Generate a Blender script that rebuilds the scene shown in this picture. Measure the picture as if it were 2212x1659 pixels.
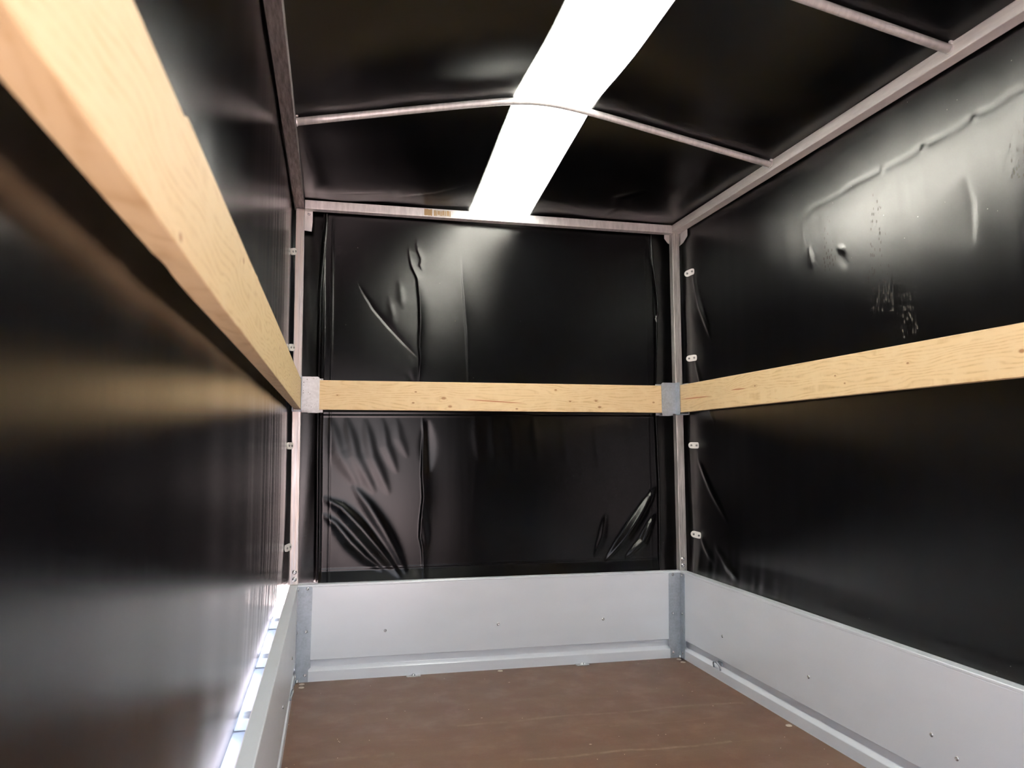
import bpy, bmesh, math, random
import numpy as np
from mathutils import Vector, Matrix

SC = bpy.context.scene
COL = SC.collection
for _o in list(bpy.data.objects):
    bpy.data.objects.remove(_o)
PI = math.pi

# ------------------------------------------------------------------ camera
CX, CY, CZ, YAW, PITCH, ROLL, FPX = 0.1118, -2.8910, 0.8340, 0.2337, 0.0862, 0.0023, 1634.6
cam = bpy.data.cameras.new('camera')
cam.sensor_fit = 'HORIZONTAL'
cam.sensor_width = 36.0
cam.lens = FPX / 2212.0 * 36.0
cam.clip_start = 0.01
cam.dof.use_dof = True
cam.dof.focus_distance = 2.7
cam.dof.aperture_fstop = 6.5
camo = bpy.data.objects.new('camera', cam)
COL.objects.link(camo)
_f = Vector((math.sin(YAW) * math.cos(PITCH), math.cos(YAW) * math.cos(PITCH), math.sin(PITCH)))
_r = Vector((math.cos(YAW), -math.sin(YAW), 0.0))
_u = _r.cross(_f)
_r2 = _r * math.cos(ROLL) + _u * math.sin(ROLL)
_u2 = _r2.cross(_f)
camo.matrix_world = Matrix(((_r2.x, _u2.x, -_f.x, CX), (_r2.y, _u2.y, -_f.y, CY), (_r2.z, _u2.z, -_f.z, CZ), (0, 0, 0, 1)))
SC.camera = camo

# ------------------------------------------------------------------ exposure, world, sun
SC.view_settings.view_transform = 'Standard'
SC.view_settings.look = 'None'
SC.view_settings.gamma = 1.0
SC.view_settings.use_curve_mapping = False
SC.view_settings.exposure = 0.15
SC.cycles.use_denoising = True
SC.cycles.max_bounces = 8
SC.cycles.diffuse_bounces = 4
SC.cycles.glossy_bounces = 5
SC.cycles.caustics_reflective = True
SC.cycles.sample_clamp_indirect = 12.0

SKY_STRENGTH = 7.0
SUN_STRENGTH = 240.0
SUN_DIR = Vector((0.55, 0.32, 0.80))          # towards the sun

world = bpy.data.worlds.new('daylight')
SC.world = world
world.use_nodes = True
wn = world.node_tree
wn.nodes.clear()
w_out = wn.nodes.new('ShaderNodeOutputWorld')
w_bg = wn.nodes.new('ShaderNodeBackground')
w_tc = wn.nodes.new('ShaderNodeTexCoord')
w_sep = wn.nodes.new('ShaderNodeSeparateXYZ')
w_ramp = wn.nodes.new('ShaderNodeValToRGB')
wn.links.new(w_tc.outputs['Generated'], w_sep.inputs[0])
wn.links.new(w_sep.outputs['Z'], w_ramp.inputs[0])
e = w_ramp.color_ramp.elements
e[0].position = 0.0
e[0].color = (0.80, 0.78, 0.80, 1)
e[1].position = 0.6
e[1].color = (0.42, 0.56, 0.86, 1)
wn.links.new(w_ramp.outputs[0], w_bg.inputs[0])
w_bg.inputs[1].default_value = SKY_STRENGTH
wn.links.new(w_bg.outputs[0], w_out.inputs[0])

sun = bpy.data.lights.new('sun', 'SUN')
sun.energy = SUN_STRENGTH
sun.angle = math.radians(0.6)
sun.color = (1.0, 0.965, 0.90)
suno = bpy.data.objects.new('sun', sun)
COL.objects.link(suno)
suno.rotation_euler = SUN_DIR.to_track_quat('Z', 'Y').to_euler()
suno.location = (-3, 2, 5)

# ------------------------------------------------------------------ main dimensions (metres)
W = 1.5          # inner width between the boards
YR = -3.05       # rear opening
H1 = 0.3446      # top of the boards
B0, B1 = 0.9823, 1.0948
T0, T1 = 1.7408, 1.7747
TB = 0.034       # tube size


def wdx(z):
    return float(np.interp(z, [0.0, H1, 1.05, T1], [0.003, 0.006, 0.0, -0.0055]))


def warp_np(P):
    """the real trailer stands a few millimetres out of square"""
    P = P.copy()
    z = P[:, 2]
    x = np.clip(P[:, 0] / W, 0, 1)
    dx = np.interp(z, [0.0, H1, 1.05, T1], [0.003, 0.006, 0.0, -0.0055])
    dl = np.interp(z, [0.0, H1, B0, B1, T1], [0.004, -0.001, -0.003, -0.006, -0.003])
    dr = np.interp(z, [0.0, H1, B0, B1, T1], [0.002, -0.001, 0.004, 0.004, 0.006])
    P[:, 0] += dx
    P[:, 2] += np.where(z < 0.02, 0.0, dl * (1 - x) + dr * x)
    return P


def wp(x, y, z):
    q = warp_np(np.array([[x, y, z]], float))[0]
    return Vector((float(q[0]), float(q[1]), float(q[2])))


# ------------------------------------------------------------------ node helpers
def new_mat(name):
    m = bpy.data.materials.new(name)
    m.use_nodes = True
    nt = m.node_tree
    bs = nt.nodes['Principled BSDF']
    return m, nt, bs


def nd(nt, kind, **kw):
    n = nt.nodes.new(kind)
    for k, v in kw.items():
        if k.startswith('i_'):
            key = k[2:]
            key = int(key) if key.isdigit() else key.replace('_', ' ')
            n.inputs[key].default_value = v
        else:
            setattr(n, k, v)
    return n


def coords(nt, scale=(1, 1, 1), rot=(0, 0, 0)):
    tc = nd(nt, 'ShaderNodeTexCoord')
    mp = nd(nt, 'ShaderNodeMapping')
    mp.inputs['Scale'].default_value = scale
    mp.inputs['Rotation'].default_value = rot
    nt.links.new(tc.outputs['Object'], mp.inputs[0])
    return mp.outputs[0]


def noise(nt, vec, scale, detail=3.0, rough=0.5, dist=0.0):
    n = nd(nt, 'ShaderNodeTexNoise')
    n.inputs['Scale'].default_value = scale
    n.inputs['Detail'].default_value = detail
    n.inputs['Roughness'].default_value = rough
    n.inputs['Distortion'].default_value = dist
    nt.links.new(vec, n.inputs['Vector'])
    return n.outputs['Fac']


def ramp(nt, fac, stops, interp='LINEAR'):
    r = nd(nt, 'ShaderNodeValToRGB')
    cr = r.color_ramp
    cr.interpolation = interp
    while len(cr.elements) < len(stops):
        cr.elements.new(0.5)
    for el, (p, c) in zip(cr.elements, stops):
        el.position = p
        el.color = (c, c, c, 1) if isinstance(c, (int, float)) else (*c, 1)
    nt.links.new(fac, r.inputs[0])
    return r.outputs[0]


def mix(nt, fac, a, b, blend='MIX'):
    m = nd(nt, 'ShaderNodeMix', data_type='RGBA', blend_type=blend)
    for key, v in ((0, fac), (6, a), (7, b)):
        if hasattr(v, 'is_output') or hasattr(v, 'links'):
            nt.links.new(v, m.inputs[key])
        elif isinstance(v, (int, float)):
            m.inputs[key].default_value = v if key == 0 else (v, v, v, 1)
        else:
            m.inputs[key].default_value = (*v, 1)
    return m.outputs[2]


def mth(nt, op, a, b=None, clamp=False):
    m = nd(nt, 'ShaderNodeMath', operation=op, use_clamp=clamp)
    for i, v in enumerate((a, b)):
        if v is None:
            continue
        if isinstance(v, (int, float)):
            m.inputs[i].default_value = v
        else:
            nt.links.new(v, m.inputs[i])
    return m.outputs[0]


def bump(nt, bs, h, dist, strength=1.0, prev=None):
    b = nd(nt, 'ShaderNodeBump')
    b.inputs['Strength'].default_value = strength
    b.inputs['Distance'].default_value = dist
    nt.links.new(h, b.inputs['Height'])
    if prev is not None:
        nt.links.new(prev, b.inputs['Normal'])
    nt.links.new(b.outputs[0], bs.inputs['Normal'])
    return b.outputs[0]


def dots(nt, vec, scale, radius, density=1.0):
    """small round specks, a share of them kept at random"""
    v = nd(nt, 'ShaderNodeTexVoronoi')
    v.inputs['Scale'].default_value = scale
    nt.links.new(vec, v.inputs['Vector'])
    a = mth(nt, 'LESS_THAN', v.outputs['Distance'], radius)
    s = nd(nt, 'ShaderNodeSeparateColor')
    nt.links.new(v.outputs['Color'], s.inputs[0])
    k = mth(nt, 'LESS_THAN', s.outputs[0], density)
    return mth(nt, 'MULTIPLY', a, k)


# ------------------------------------------------------------------ materials
def mat_tarp(name, rough=0.30, spec=1.5, drops=None, streak=(70, 70, 2.2), base=0.002, weave=0.0, fine=0.000012):
    # a thin dielectric skin over black: diffuse + Beckmann gloss, which falls off like smooth vinyl
    m, nt, bs = new_mat(name)
    nt.nodes.remove(bs)
    df = nd(nt, 'ShaderNodeBsdfDiffuse')
    gl = nd(nt, 'ShaderNodeBsdfAnisotropic', distribution='BECKMANN')
    fr = nd(nt, 'ShaderNodeFresnel')
    fr.inputs['IOR'].default_value = spec
    mxs = nd(nt, 'ShaderNodeMixShader')
    nt.links.new(fr.outputs[0], mxs.inputs[0])
    nt.links.new(df.outputs[0], mxs.inputs[1])
    nt.links.new(gl.outputs[0], mxs.inputs[2])
    nt.links.new(mxs.outputs[0], nt.nodes['Material Output'].inputs[0])
    gl.inputs['Color'].default_value = (1, 1, 1, 1)
    o1 = coords(nt)
    st = coords(nt, streak)
    dust = dots(nt, o1, 26, 0.030, 0.12)
    dust2 = dots(nt, o1, 60, 0.035, 0.05)
    grime = noise(nt, st, 1.0, 4, 0.6)
    col = mix(nt, mth(nt, 'ADD', dust, dust2, True), (base, base, base * 1.15), (0.30, 0.28, 0.26))
    rr = ramp(nt, grime, [(0.3, rough - 0.008), (0.7, rough + 0.012)])
    if drops:
        # runs of small dried drips, each region (y0, y1, z0, z1) on the sheet
        dv = coords(nt, (1, 1, 0.55))
        dd = dots(nt, dv, 120, 0.36, 0.75)
        sep = nd(nt, 'ShaderNodeSeparateXYZ')
        nt.links.new(o1, sep.inputs[0])
        tot = None
        for (yc, wy, za, zb) in drops:
            # mask in y narrows towards the top like a run of water
            dy = mth(nt, 'ABSOLUTE', mth(nt, 'SUBTRACT', sep.outputs['Y'], yc))
            wz = mth(nt, 'MULTIPLY', mth(nt, 'SUBTRACT', zb + 0.05, sep.outputs['Z']), wy / (zb - za))
            a = mth(nt, 'LESS_THAN', dy, wz)
            a = mth(nt, 'MULTIPLY', a, mth(nt, 'GREATER_THAN', sep.outputs['Z'], za))
            a = mth(nt, 'MULTIPLY', a, mth(nt, 'LESS_THAN', sep.outputs['Z'], zb))
            tot = a if tot is None else mth(nt, 'ADD', tot, a, True)
        keep = mth(nt, 'GREATER_THAN', noise(nt, coords(nt, (60, 60, 5)), 1.0, 2), 0.42)
        dm = mth(nt, 'MULTIPLY', mth(nt, 'MULTIPLY', dd, tot), keep)
        rr = mix(nt, dm, rr, (0.52, 0.52, 0.52))
        col = mix(nt, dm, col, (0.030, 0.028, 0.024))
        nt.links.new(mix(nt, dm, (1, 1, 1), (0.30, 0.30, 0.30)), gl.inputs['Color'])
    nt.links.new(col, df.inputs['Color'])
    nt.links.new(rr, gl.inputs['Roughness'])
    h = noise(nt, coords(nt, (90, 90, 12)), 4.0, 2, 0.5)
    n1 = bump(nt, gl, h, fine)
    if weave:
        # fine upright ribbing of the woven sheet
        n1 = bump(nt, gl, noise(nt, coords(nt, (330, 330, 3.0)), 1.0, 1), weave, 1.0, n1)
    return m


def mat_wood(name, axis, knots, seed=0.0, seams=(), tone=1.0):
    """planed spruce; axis is the length direction, knots are (along, height, radius)"""
    m, nt, bs = new_mat(name)
    tc = nd(nt, 'ShaderNodeTexCoord')
    sep = nd(nt, 'ShaderNodeSeparateXYZ')
    nt.links.new(tc.outputs['Object'], sep.inputs[0])
    along = sep.outputs['X'] if axis == 'X' else sep.outputs['Y']
    thick = sep.outputs['Y'] if axis == 'X' else sep.outputs['X']
    z = sep.outputs['Z']
    cb = nd(nt, 'ShaderNodeCombineXYZ')
    nt.links.new(mth(nt, 'ADD', along, seed), cb.inputs[0])
    nt.links.new(thick, cb.inputs[1])
    nt.links.new(z, cb.inputs[2])
    base = cb.outputs[0]
    mp = nd(nt, 'ShaderNodeMapping')
    mp.inputs['Scale'].default_value = (1.7, 9, 9)
    nt.links.new(base, mp.inputs[0])
    warpn = noise(nt, mp.outputs[0], 1.6, 2, 0.5, 0.3)
    hh = mth(nt, 'ADD', z, mth(nt, 'MULTIPLY', warpn, 0.085))
    kmask = None
    for (ka, kz, kr) in knots:
        da = mth(nt, 'MULTIPLY', mth(nt, 'SUBTRACT', along, ka), 0.55)
        dz = mth(nt, 'SUBTRACT', z, kz)
        d2 = mth(nt, 'ADD', mth(nt, 'MULTIPLY', da, da), mth(nt, 'MULTIPLY', dz, dz))
        # grain flows around the knot
        g = mth(nt, 'DIVIDE', mth(nt, 'MULTIPLY', dz, kr * kr * 5.0), mth(nt, 'ADD', d2, kr * kr * 2.2))
        hh = mth(nt, 'SUBTRACT', hh, g)
        k = mth(nt, 'DIVIDE', kr * kr, mth(nt, 'ADD', d2, kr * kr * 0.15))
        k = mth(nt, 'MULTIPLY', mth(nt, 'SUBTRACT', k, 0.8), 0.6, True)
        kmask = k if kmask is None else mth(nt, 'MAXIMUM', kmask, k)
    cb2 = nd(nt, 'ShaderNodeCombineXYZ')
    nt.links.new(mth(nt, 'MULTIPLY', along, 0.5), cb2.inputs[0])
    nt.links.new(hh, cb2.inputs[2])
    ph = mth(nt, 'MULTIPLY', hh, 620.0)
    fine = mth(nt, 'ADD', mth(nt, 'MULTIPLY', mth(nt, 'SINE', ph), 0.5), 0.5)
    fine = mth(nt, 'POWER', fine, 3.0)
    broad = noise(nt, cb2.outputs[0], 42.0, 3, 0.6)
    mp3 = nd(nt, 'ShaderNodeMapping')
    mp3.inputs['Scale'].default_value = (6, 300, 700)
    nt.links.new(base, mp3.inputs[0])
    fib = noise(nt, mp3.outputs[0], 1.0, 3, 0.6)
    line = mth(nt, 'MULTIPLY', fine, ramp(nt, broad, [(0.35, 0.0), (0.62, 1.0)]))
    c = mix(nt, mth(nt, 'MULTIPLY', line, 0.55), (0.74, 0.555, 0.31), (0.47, 0.29, 0.12))
    c = mix(nt, ramp(nt, broad, [(0.3, 0.30), (0.55, 0.0)]), c, (0.78, 0.63, 0.40))
    c = mix(nt, ramp(nt, fib, [(0.35, 0.22), (0.6, 0.0)]), c, (0.70, 0.52, 0.32))
    if kmask is not None:
        c = mix(nt, kmask, c, (0.36, 0.19, 0.085))
    for (sa, sb, sz, slope, sw) in seams:       # resin pockets: thin red-brown lens shapes along the grain
        t = mth(nt, 'DIVIDE', mth(nt, 'SUBTRACT', along, (sa + sb) / 2), abs(sb - sa) / 2)
        wv = mth(nt, 'MULTIPLY', mth(nt, 'SUBTRACT', 1.0, mth(nt, 'MULTIPLY', t, t)), sw)
        dz = mth(nt, 'ABSOLUTE', mth(nt, 'SUBTRACT', mth(nt, 'SUBTRACT', z, sz), mth(nt, 'MULTIPLY', t, slope)))
        c = mix(nt, mth(nt, 'LESS_THAN', dz, wv), c, (0.42, 0.17, 0.075))
    if tone != 1.0:
        c = mix(nt, 1.0, c, (tone, tone, tone * 0.97), 'MULTIPLY')
    nt.links.new(c, bs.inputs['Base Color'])
    bs.inputs['Roughness'].default_value = 0.55
    bs.inputs['Specular IOR Level'].default_value = 0.35
    bump(nt, bs, mth(nt, 'ADD', fib, line), 0.00012)
    return m


def mat_metal(name, col, rough=0.35, metallic=0.6, blotch=0.15, streak=(3, 3, 3), speck=0.0, tint=None, zig=0.0, spec=0.5, drough=0.12, detail=5):
    m, nt, bs = new_mat(name)
    v = coords(nt, streak)
    n = noise(nt, v, 4.0, detail, 0.65)
    d = tuple(c * (1 - blotch * 2.2) for c in col)
    c = mix(nt, ramp(nt, n, [(0.35, 1.0), (0.65, 0.0)]), col, d)
    if speck:
        s = dots(nt, coords(nt), 170, 0.30, speck)
        c = mix(nt, s, c, (0.10, 0.085, 0.07))
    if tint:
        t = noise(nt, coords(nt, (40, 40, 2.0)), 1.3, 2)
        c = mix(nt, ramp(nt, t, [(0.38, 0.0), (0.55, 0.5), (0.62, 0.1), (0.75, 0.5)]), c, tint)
    if zig:
        z = noise(nt, coords(nt, (1, 1, 1)), 120.0, 1, 0.3)
        c = mix(nt, ramp(nt, z, [(0.45, 0.0), (0.6, zig)]), c, tuple(min(1, k * 1.25) for k in col))
    nt.links.new(c, bs.inputs['Base Color'])
    nt.links.new(ramp(nt, n, [(0.3, rough + drough), (0.7, rough)]), bs.inputs['Roughness'])
    bs.inputs['Metallic'].default_value = metallic
    bs.inputs['Specular IOR Level'].default_value = spec
    return m


def mat_plain(name, col, rough=0.5, metallic=0.0):
    m, nt, bs = new_mat(name)
    n = noise(nt, coords(nt), 60.0, 2)
    nt.links.new(mix(nt, ramp(nt, n, [(0.4, 0.0), (0.7, 0.25)]), col, tuple(c * 0.8 for c in col)), bs.inputs['Base Color'])
    bs.inputs['Roughness'].default_value = rough
    bs.inputs['Metallic'].default_value = metallic
    return m


def mat_floor():
    m, nt, bs = new_mat('brown_film_faced_plywood')
    o = coords(nt)
    n1 = noise(nt, coords(nt, (1.5, 5, 1)), 2.0, 5, 0.6)
    n2 = noise(nt, coords(nt, (3, 60, 1)), 1.5, 5, 0.7)
    n3 = noise(nt, o, 9.0, 4, 0.6)
    c = mix(nt, ramp(nt, n1, [(0.3, 0.0), (0.7, 1.0)]), (0.074, 0.034, 0.019), (0.094, 0.053, 0.031))
    c = mix(nt, ramp(nt, n3, [(0.5, 0.0), (0.75, 0.30)]), c, (0.14, 0.10, 0.075))
    c = mix(nt, ramp(nt, n2, [(0.60, 0.0), (0.75, 0.35)]), c, (0.17, 0.13, 0.10))
    # pale rub marks running across the boards
    sep = nd(nt, 'ShaderNodeSeparateXYZ')
    nt.links.new(o, sep.inputs[0])
    wob = noise(nt, coords(nt, (5, 5, 1)), 1.0, 3)
    wob2 = noise(nt, coords(nt, (14, 14, 1)), 1.0, 3, 0.7)
    for (yc, hw, x0, x1, k) in ((-0.545, 0.012, 0.50, 1.46, 0.33), (-0.845, 0.010, 0.62, 1.25, 0.55), (-0.72, 0.02, 0.05, 0.3, 0.2), (-0.66, 0.006, 0.95, 1.3, 0.2)):
        dy = mth(nt, 'ABSOLUTE', mth(nt, 'SUBTRACT', mth(nt, 'ADD', sep.outputs['Y'], mth(nt, 'MULTIPLY', mth(nt, 'SUBTRACT', wob, 0.5), 0.05)), yc))
        a = mth(nt, 'SUBTRACT', 1.0, mth(nt, 'DIVIDE', dy, hw), True)
        a = mth(nt, 'MULTIPLY', a, mth(nt, 'GREATER_THAN', sep.outputs['X'], x0))
        a = mth(nt, 'MULTIPLY', a, mth(nt, 'LESS_THAN', sep.outputs['X'], x1))
        a = mth(nt, 'MULTIPLY', a, ramp(nt, wob2, [(0.38, 0.1), (0.62, 1.0)]))
        c = mix(nt, mth(nt, 'MULTIPLY', a, k), c, (0.24, 0.20, 0.16))
    cr = dots(nt, o, 34, 0.045, 0.28)
    c = mix(nt, cr, c, (0.80, 0.72, 0.60))
    cr2 = dots(nt, coords(nt, (1, 1.6, 1)), 12, 0.05, 0.22)
    c = mix(nt, mth(nt, 'MULTIPLY', cr2, 0.6), c, (0.62, 0.55, 0.48))
    nt.links.new(c, bs.inputs['Base Color'])
    nt.links.new(ramp(nt, n3, [(0.3, 0.38), (0.7, 0.55)]), bs.inputs['Roughness'])
    bs.inputs['Specular IOR Level'].default_value = 0.4
    bump(nt, bs, noise(nt, o, 260.0, 2), 0.0002)
    return m


def mat_skylight():
    m = bpy.data.materials.new('white_translucent_tarpaulin')
    m.use_nodes = True
    nt = m.node_tree
    nt.nodes.clear()
    out = nd(nt, 'ShaderNodeOutputMaterial')
    tr = nd(nt, 'ShaderNodeBsdfTranslucent')
    df = nd(nt, 'ShaderNodeBsdfDiffuse')
    n = noise(nt, coords(nt, (3, 3, 3)), 2.0, 3)
    c = ramp(nt, n, [(0.3, (0.93, 0.93, 0.88)), (0.7, (0.98, 0.97, 0.93))])
    nt.links.new(c, tr.inputs[0])
    df.inputs[0].default_value = (0.85, 0.85, 0.82, 1)
    mx = nd(nt, 'ShaderNodeMixShader')
    mx.inputs[0].default_value = 0.25
    nt.links.new(tr.outputs[0], mx.inputs[1])
    nt.links.new(df.outputs[0], mx.inputs[2])
    nt.links.new(mx.outputs[0], out.inputs[0])
    return m


DROPS_R = ((-1.165, 0.055, 1.20, 1.56), (-0.955, 0.03, 1.36, 1.53), (-1.66, 0.09, 1.42, 1.66), (-1.25, 0.035, 1.12, 1.27))
M_TARP_F = mat_tarp('black_tarpaulin_front', rough=0.235, spec=1.31)
M_TARP_R = mat_tarp('black_tarpaulin_right', rough=0.305, drops=DROPS_R, spec=1.5, fine=0.000025)
M_TARP_L = mat_tarp('black_tarpaulin_left', rough=0.261, spec=1.39, weave=0.000014, fine=0.000008)
M_TARP_T = mat_tarp('black_tarpaulin_roof', rough=0.29, spec=1.42)
M_SKY = mat_skylight()
M_BOARD = mat_metal('anodised_aluminium_board', (0.86, 0.895, 0.935), rough=0.30, metallic=0.12, blotch=0.012, streak=(1.2, 1.2, 3), drough=0.02, detail=1)
M_FRAME = mat_metal('dull_aluminium_tube', (0.90, 0.88, 0.86), rough=0.36, metallic=0.4, blotch=0.10, streak=(14, 3, 3))
M_FRAMEY = mat_metal('dull_aluminium_side_tube', (0.92, 0.90, 0.86), rough=0.36, metallic=0.10, blotch=0.08, streak=(3, 2, 14))
M_FRAMEZ = mat_metal('weathered_aluminium_post', (0.62, 0.60, 0.57), rough=0.40, metallic=0.6, blotch=0.2, streak=(40, 40, 2.5))
M_FRAMEP = mat_metal('pink_tinted_zinc_post', (0.62, 0.60, 0.60), rough=0.36, metallic=0.6, blotch=0.1, streak=(40, 40, 2.5), tint=(0.64, 0.50, 0.40))  # pinkish tint mixed into the base colour in upright patches
M_ZINC = mat_metal('galvanised_steel', (0.44, 0.49, 0.54), rough=0.38, metallic=0.55, blotch=0.08, streak=(6, 6, 6), zig=0.25)
M_ZINCS = mat_metal('speckled_galvanised_steel', (0.56, 0.57, 0.58), rough=0.42, metallic=0.5, blotch=0.08, speck=0.16, zig=0.3)
M_RIVET = mat_plain('steel_rivet', (0.70, 0.70, 0.70), 0.25, 0.8)
M_HOLE = mat_plain('dark_hole', (0.02, 0.02, 0.02), 0.7)
M_CLIP = mat_plain('white_plastic', (0.80, 0.79, 0.74), 0.4)
M_PIN = mat_plain('grey_pin', (0.25, 0.25, 0.24), 0.4, 0.3)
M_FLOOR = mat_floor()
M_GLUE = mat_plain('brown_glue_residue', (0.42, 0.28, 0.13), 0.6)
M_PAPER = mat_plain('torn_paper', (0.62, 0.58, 0.50), 0.7)
M_GROUND = mat_plain('dark_asphalt', (0.185, 0.138, 0.142), 0.9)
M_BRIGHT = mat_metal('bright_aluminium_flange', (0.34, 0.34, 0.35), rough=0.25, metallic=0.6, blotch=0.05)
WOODB = mat_wood('spruce_front_plank', 'X', [(0.530, 1.030, 0.0075), (0.555, 0.998, 0.006), (0.422, 1.052, 0.0035), (0.413, 1.010, 0.004), (0.98, 1.071, 0.0045), (1.04, 1.026, 0.004), (1.150, 1.030, 0.005), (1.165, 1.005, 0.006), (0.82, 0.993, 0.004), (1.40, 1.028, 0.004), (0.13, 1.034, 0.003)], 0.0, [(0.60, 0.86, 1.021, -0.006, 0.0022)])
WOODR = mat_wood('spruce_right_plank', 'Y', [(-0.60, 1.05, 0.004), (-1.02, 1.045, 0.003), (-1.30, 1.05, 0.0035), (-1.62, 1.04, 0.006), (-1.06, 1.02, 0.003)], 3.3, [(-0.03, -0.30, 1.038, 0.002, 0.0024), (-0.44, -0.545, 1.047, 0.001, 0.0022)])
WOODL = mat_wood('spruce_left_plank', 'Y', [(-1.9, 1.07, 0.006), (-2.3, 0.99, 0.005), (-1.2, 1.05, 0.006), (-0.8, 1.03, 0.005)], 7.7, tone=0.74)


# ------------------------------------------------------------------ object helpers
def tag(o, label=None, cat=None, group=None, kind=None):
    if label:
        o['label'] = label
    if cat:
        o['category'] = cat
    if group:
        o['group'] = group
    if kind:
        o['kind'] = kind
    return o


def empty(name, loc, label, cat, group=None, rot=None):
    o = bpy.data.objects.new(name, None)
    COL.objects.link(o)
    o.empty_display_size = 0.05
    o.location = loc
    if rot:
        o.rotation_euler = rot
    tag(o, label, cat, group)
    return o


def link_mesh(name, me, mat, parent=None, smooth=False):
    o = bpy.data.objects.new(name, me)
    COL.objects.link(o)
    if mat is not None and not me.materials:
        me.materials.append(mat)
    if smooth:
        me.polygons.foreach_set('use_smooth', [True] * len(me.polygons))
    if parent is not None:
        o.parent = parent
    return o


def finish(bm, name, mat, parent=None, warp=True, smooth=False, loc=None):
    """bmesh in world coordinates -> object; child meshes are stored relative to their thing's base"""
    if len(bm.verts) and warp:
        P = np.array([v.co[:] for v in bm.verts])
        P = warp_np(P)
        for v, p in zip(bm.verts, P):
            v.co = Vector(p)
    off = None
    if parent is not None:
        base = parent
        off = Vector((0, 0, 0))
        while base is not None:
            off += base.location
            base = base.parent
    elif loc is not None:
        off = Vector(loc)
    if off is not None:
        for v in bm.verts:
            v.co -= off
    bmesh.ops.recalc_face_normals(bm, faces=bm.faces)
    me = bpy.data.meshes.new(name)
    bm.to_mesh(me)
    bm.free()
    if smooth:
        me.polygons.foreach_set('use_smooth', [True] * len(me.polygons))
    o = link_mesh(name, me, mat, parent)
    if parent is None and loc is not None:
        o.location = loc
    return o


def box_bm(x0, x1, y0, y1, z0, z1, bev=0.0, seg=2, bm=None):
    own = bm is None
    if own:
        bm = bmesh.new()
    r = bmesh.ops.create_cube(bm, size=1.0)
    vs = r['verts']
    for v in vs:
        v.co = Vector(((x0 + x1) / 2 + v.co.x * (x1 - x0), (y0 + y1) / 2 + v.co.y * (y1 - y0), (z0 + z1) / 2 + v.co.z * (z1 - z0)))
    if bev > 0:
        es = list({e for v in vs for e in v.link_edges})
        bmesh.ops.bevel(bm, geom=es, offset=bev, segments=seg, affect='EDGES', profile=0.5)
    return bm


def cut_along(bm, axis, n):
    """extra cuts so that the slight warp bends long members smoothly"""
    co = [v.co[axis] for v in bm.verts]
    a, b = min(co), max(co)
    no = Vector((0, 0, 0))
    no[axis] = 1
    for k in range(1, n):
        p = Vector((0, 0, 0))
        p[axis] = a + (b - a) * k / n
        bmesh.ops.bisect_plane(bm, geom=list(bm.verts) + list(bm.edges) + list(bm.faces), plane_co=p, plane_no=no)


def prism(bm, pts, place, t0, t1):
    """closed 2D outline (a,b) swept from t0 to t1; place(a,b,t) -> xyz"""
    A = [bm.verts.new(place(a, b, t0)) for a, b in pts]
    B = [bm.verts.new(place(a, b, t1)) for a, b in pts]
    n = len(pts)
    bm.faces.new(A)
    bm.faces.new(B[::-1])
    for i in range(n):
        bm.faces.new((A[i], A[(i + 1) % n], B[(i + 1) % n], B[i]))
    return bm


def tube(bm, pts, r, seg=16, caps=True):
    rings = []
    n = len(pts)
    pts = [Vector(p) for p in pts]
    up = Vector((0, 1, 0.013)).normalized()
    for i, p in enumerate(pts):
        t = (pts[min(i + 1, n - 1)] - pts[max(i - 1, 0)]).normalized()
        a = t.cross(up)
        if a.length < 1e-4:
            a = t.cross(Vector((1, 0, 0)))
        a.normalize()
        b = t.cross(a).normalized()
        rings.append([bm.verts.new(p + (a * math.cos(2 * PI * k / seg) + b * math.sin(2 * PI * k / seg)) * r) for k in range(seg)])
    for i in range(n - 1):
        for k in range(seg):
            bm.faces.new((rings[i][k], rings[i][(k + 1) % seg], rings[i + 1][(k + 1) % seg], rings[i + 1][k]))
    if caps:
        bm.faces.new(rings[0][::-1])
        bm.faces.new(rings[-1])
    return bm


def lathe_mesh(name, prof, mat, seg=20):
    """profile (radius, height) spun about +Z"""
    bm = bmesh.new()
    rings = []
    for r, h in prof:
        if r < 1e-6:
            rings.append([bm.verts.new((0, 0, h))])
        else:
            rings.append([bm.verts.new((r * math.cos(2 * PI * k / seg), r * math.sin(2 * PI * k / seg), h)) for k in range(seg)])
    for a, b in zip(rings, rings[1:]):
        for k in range(seg):
            q = [a[k % len(a)], a[(k + 1) % len(a)], b[(k + 1) % len(b)], b[k % len(b)]]
            q = list(dict.fromkeys(q))
            if len(q) > 2:
                bm.faces.new(q)
    bmesh.ops.recalc_face_normals(bm, faces=bm.faces)
    me = bpy.data.meshes.new(name)
    bm.to_mesh(me)
    bm.free()
    me.materials.append(mat)
    me.polygons.foreach_set('use_smooth', [True] * len(me.polygons))
    return me


def aim(o, d):
    o.rotation_euler = Vector(d).to_track_quat('Z', 'Y').to_euler()


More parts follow.
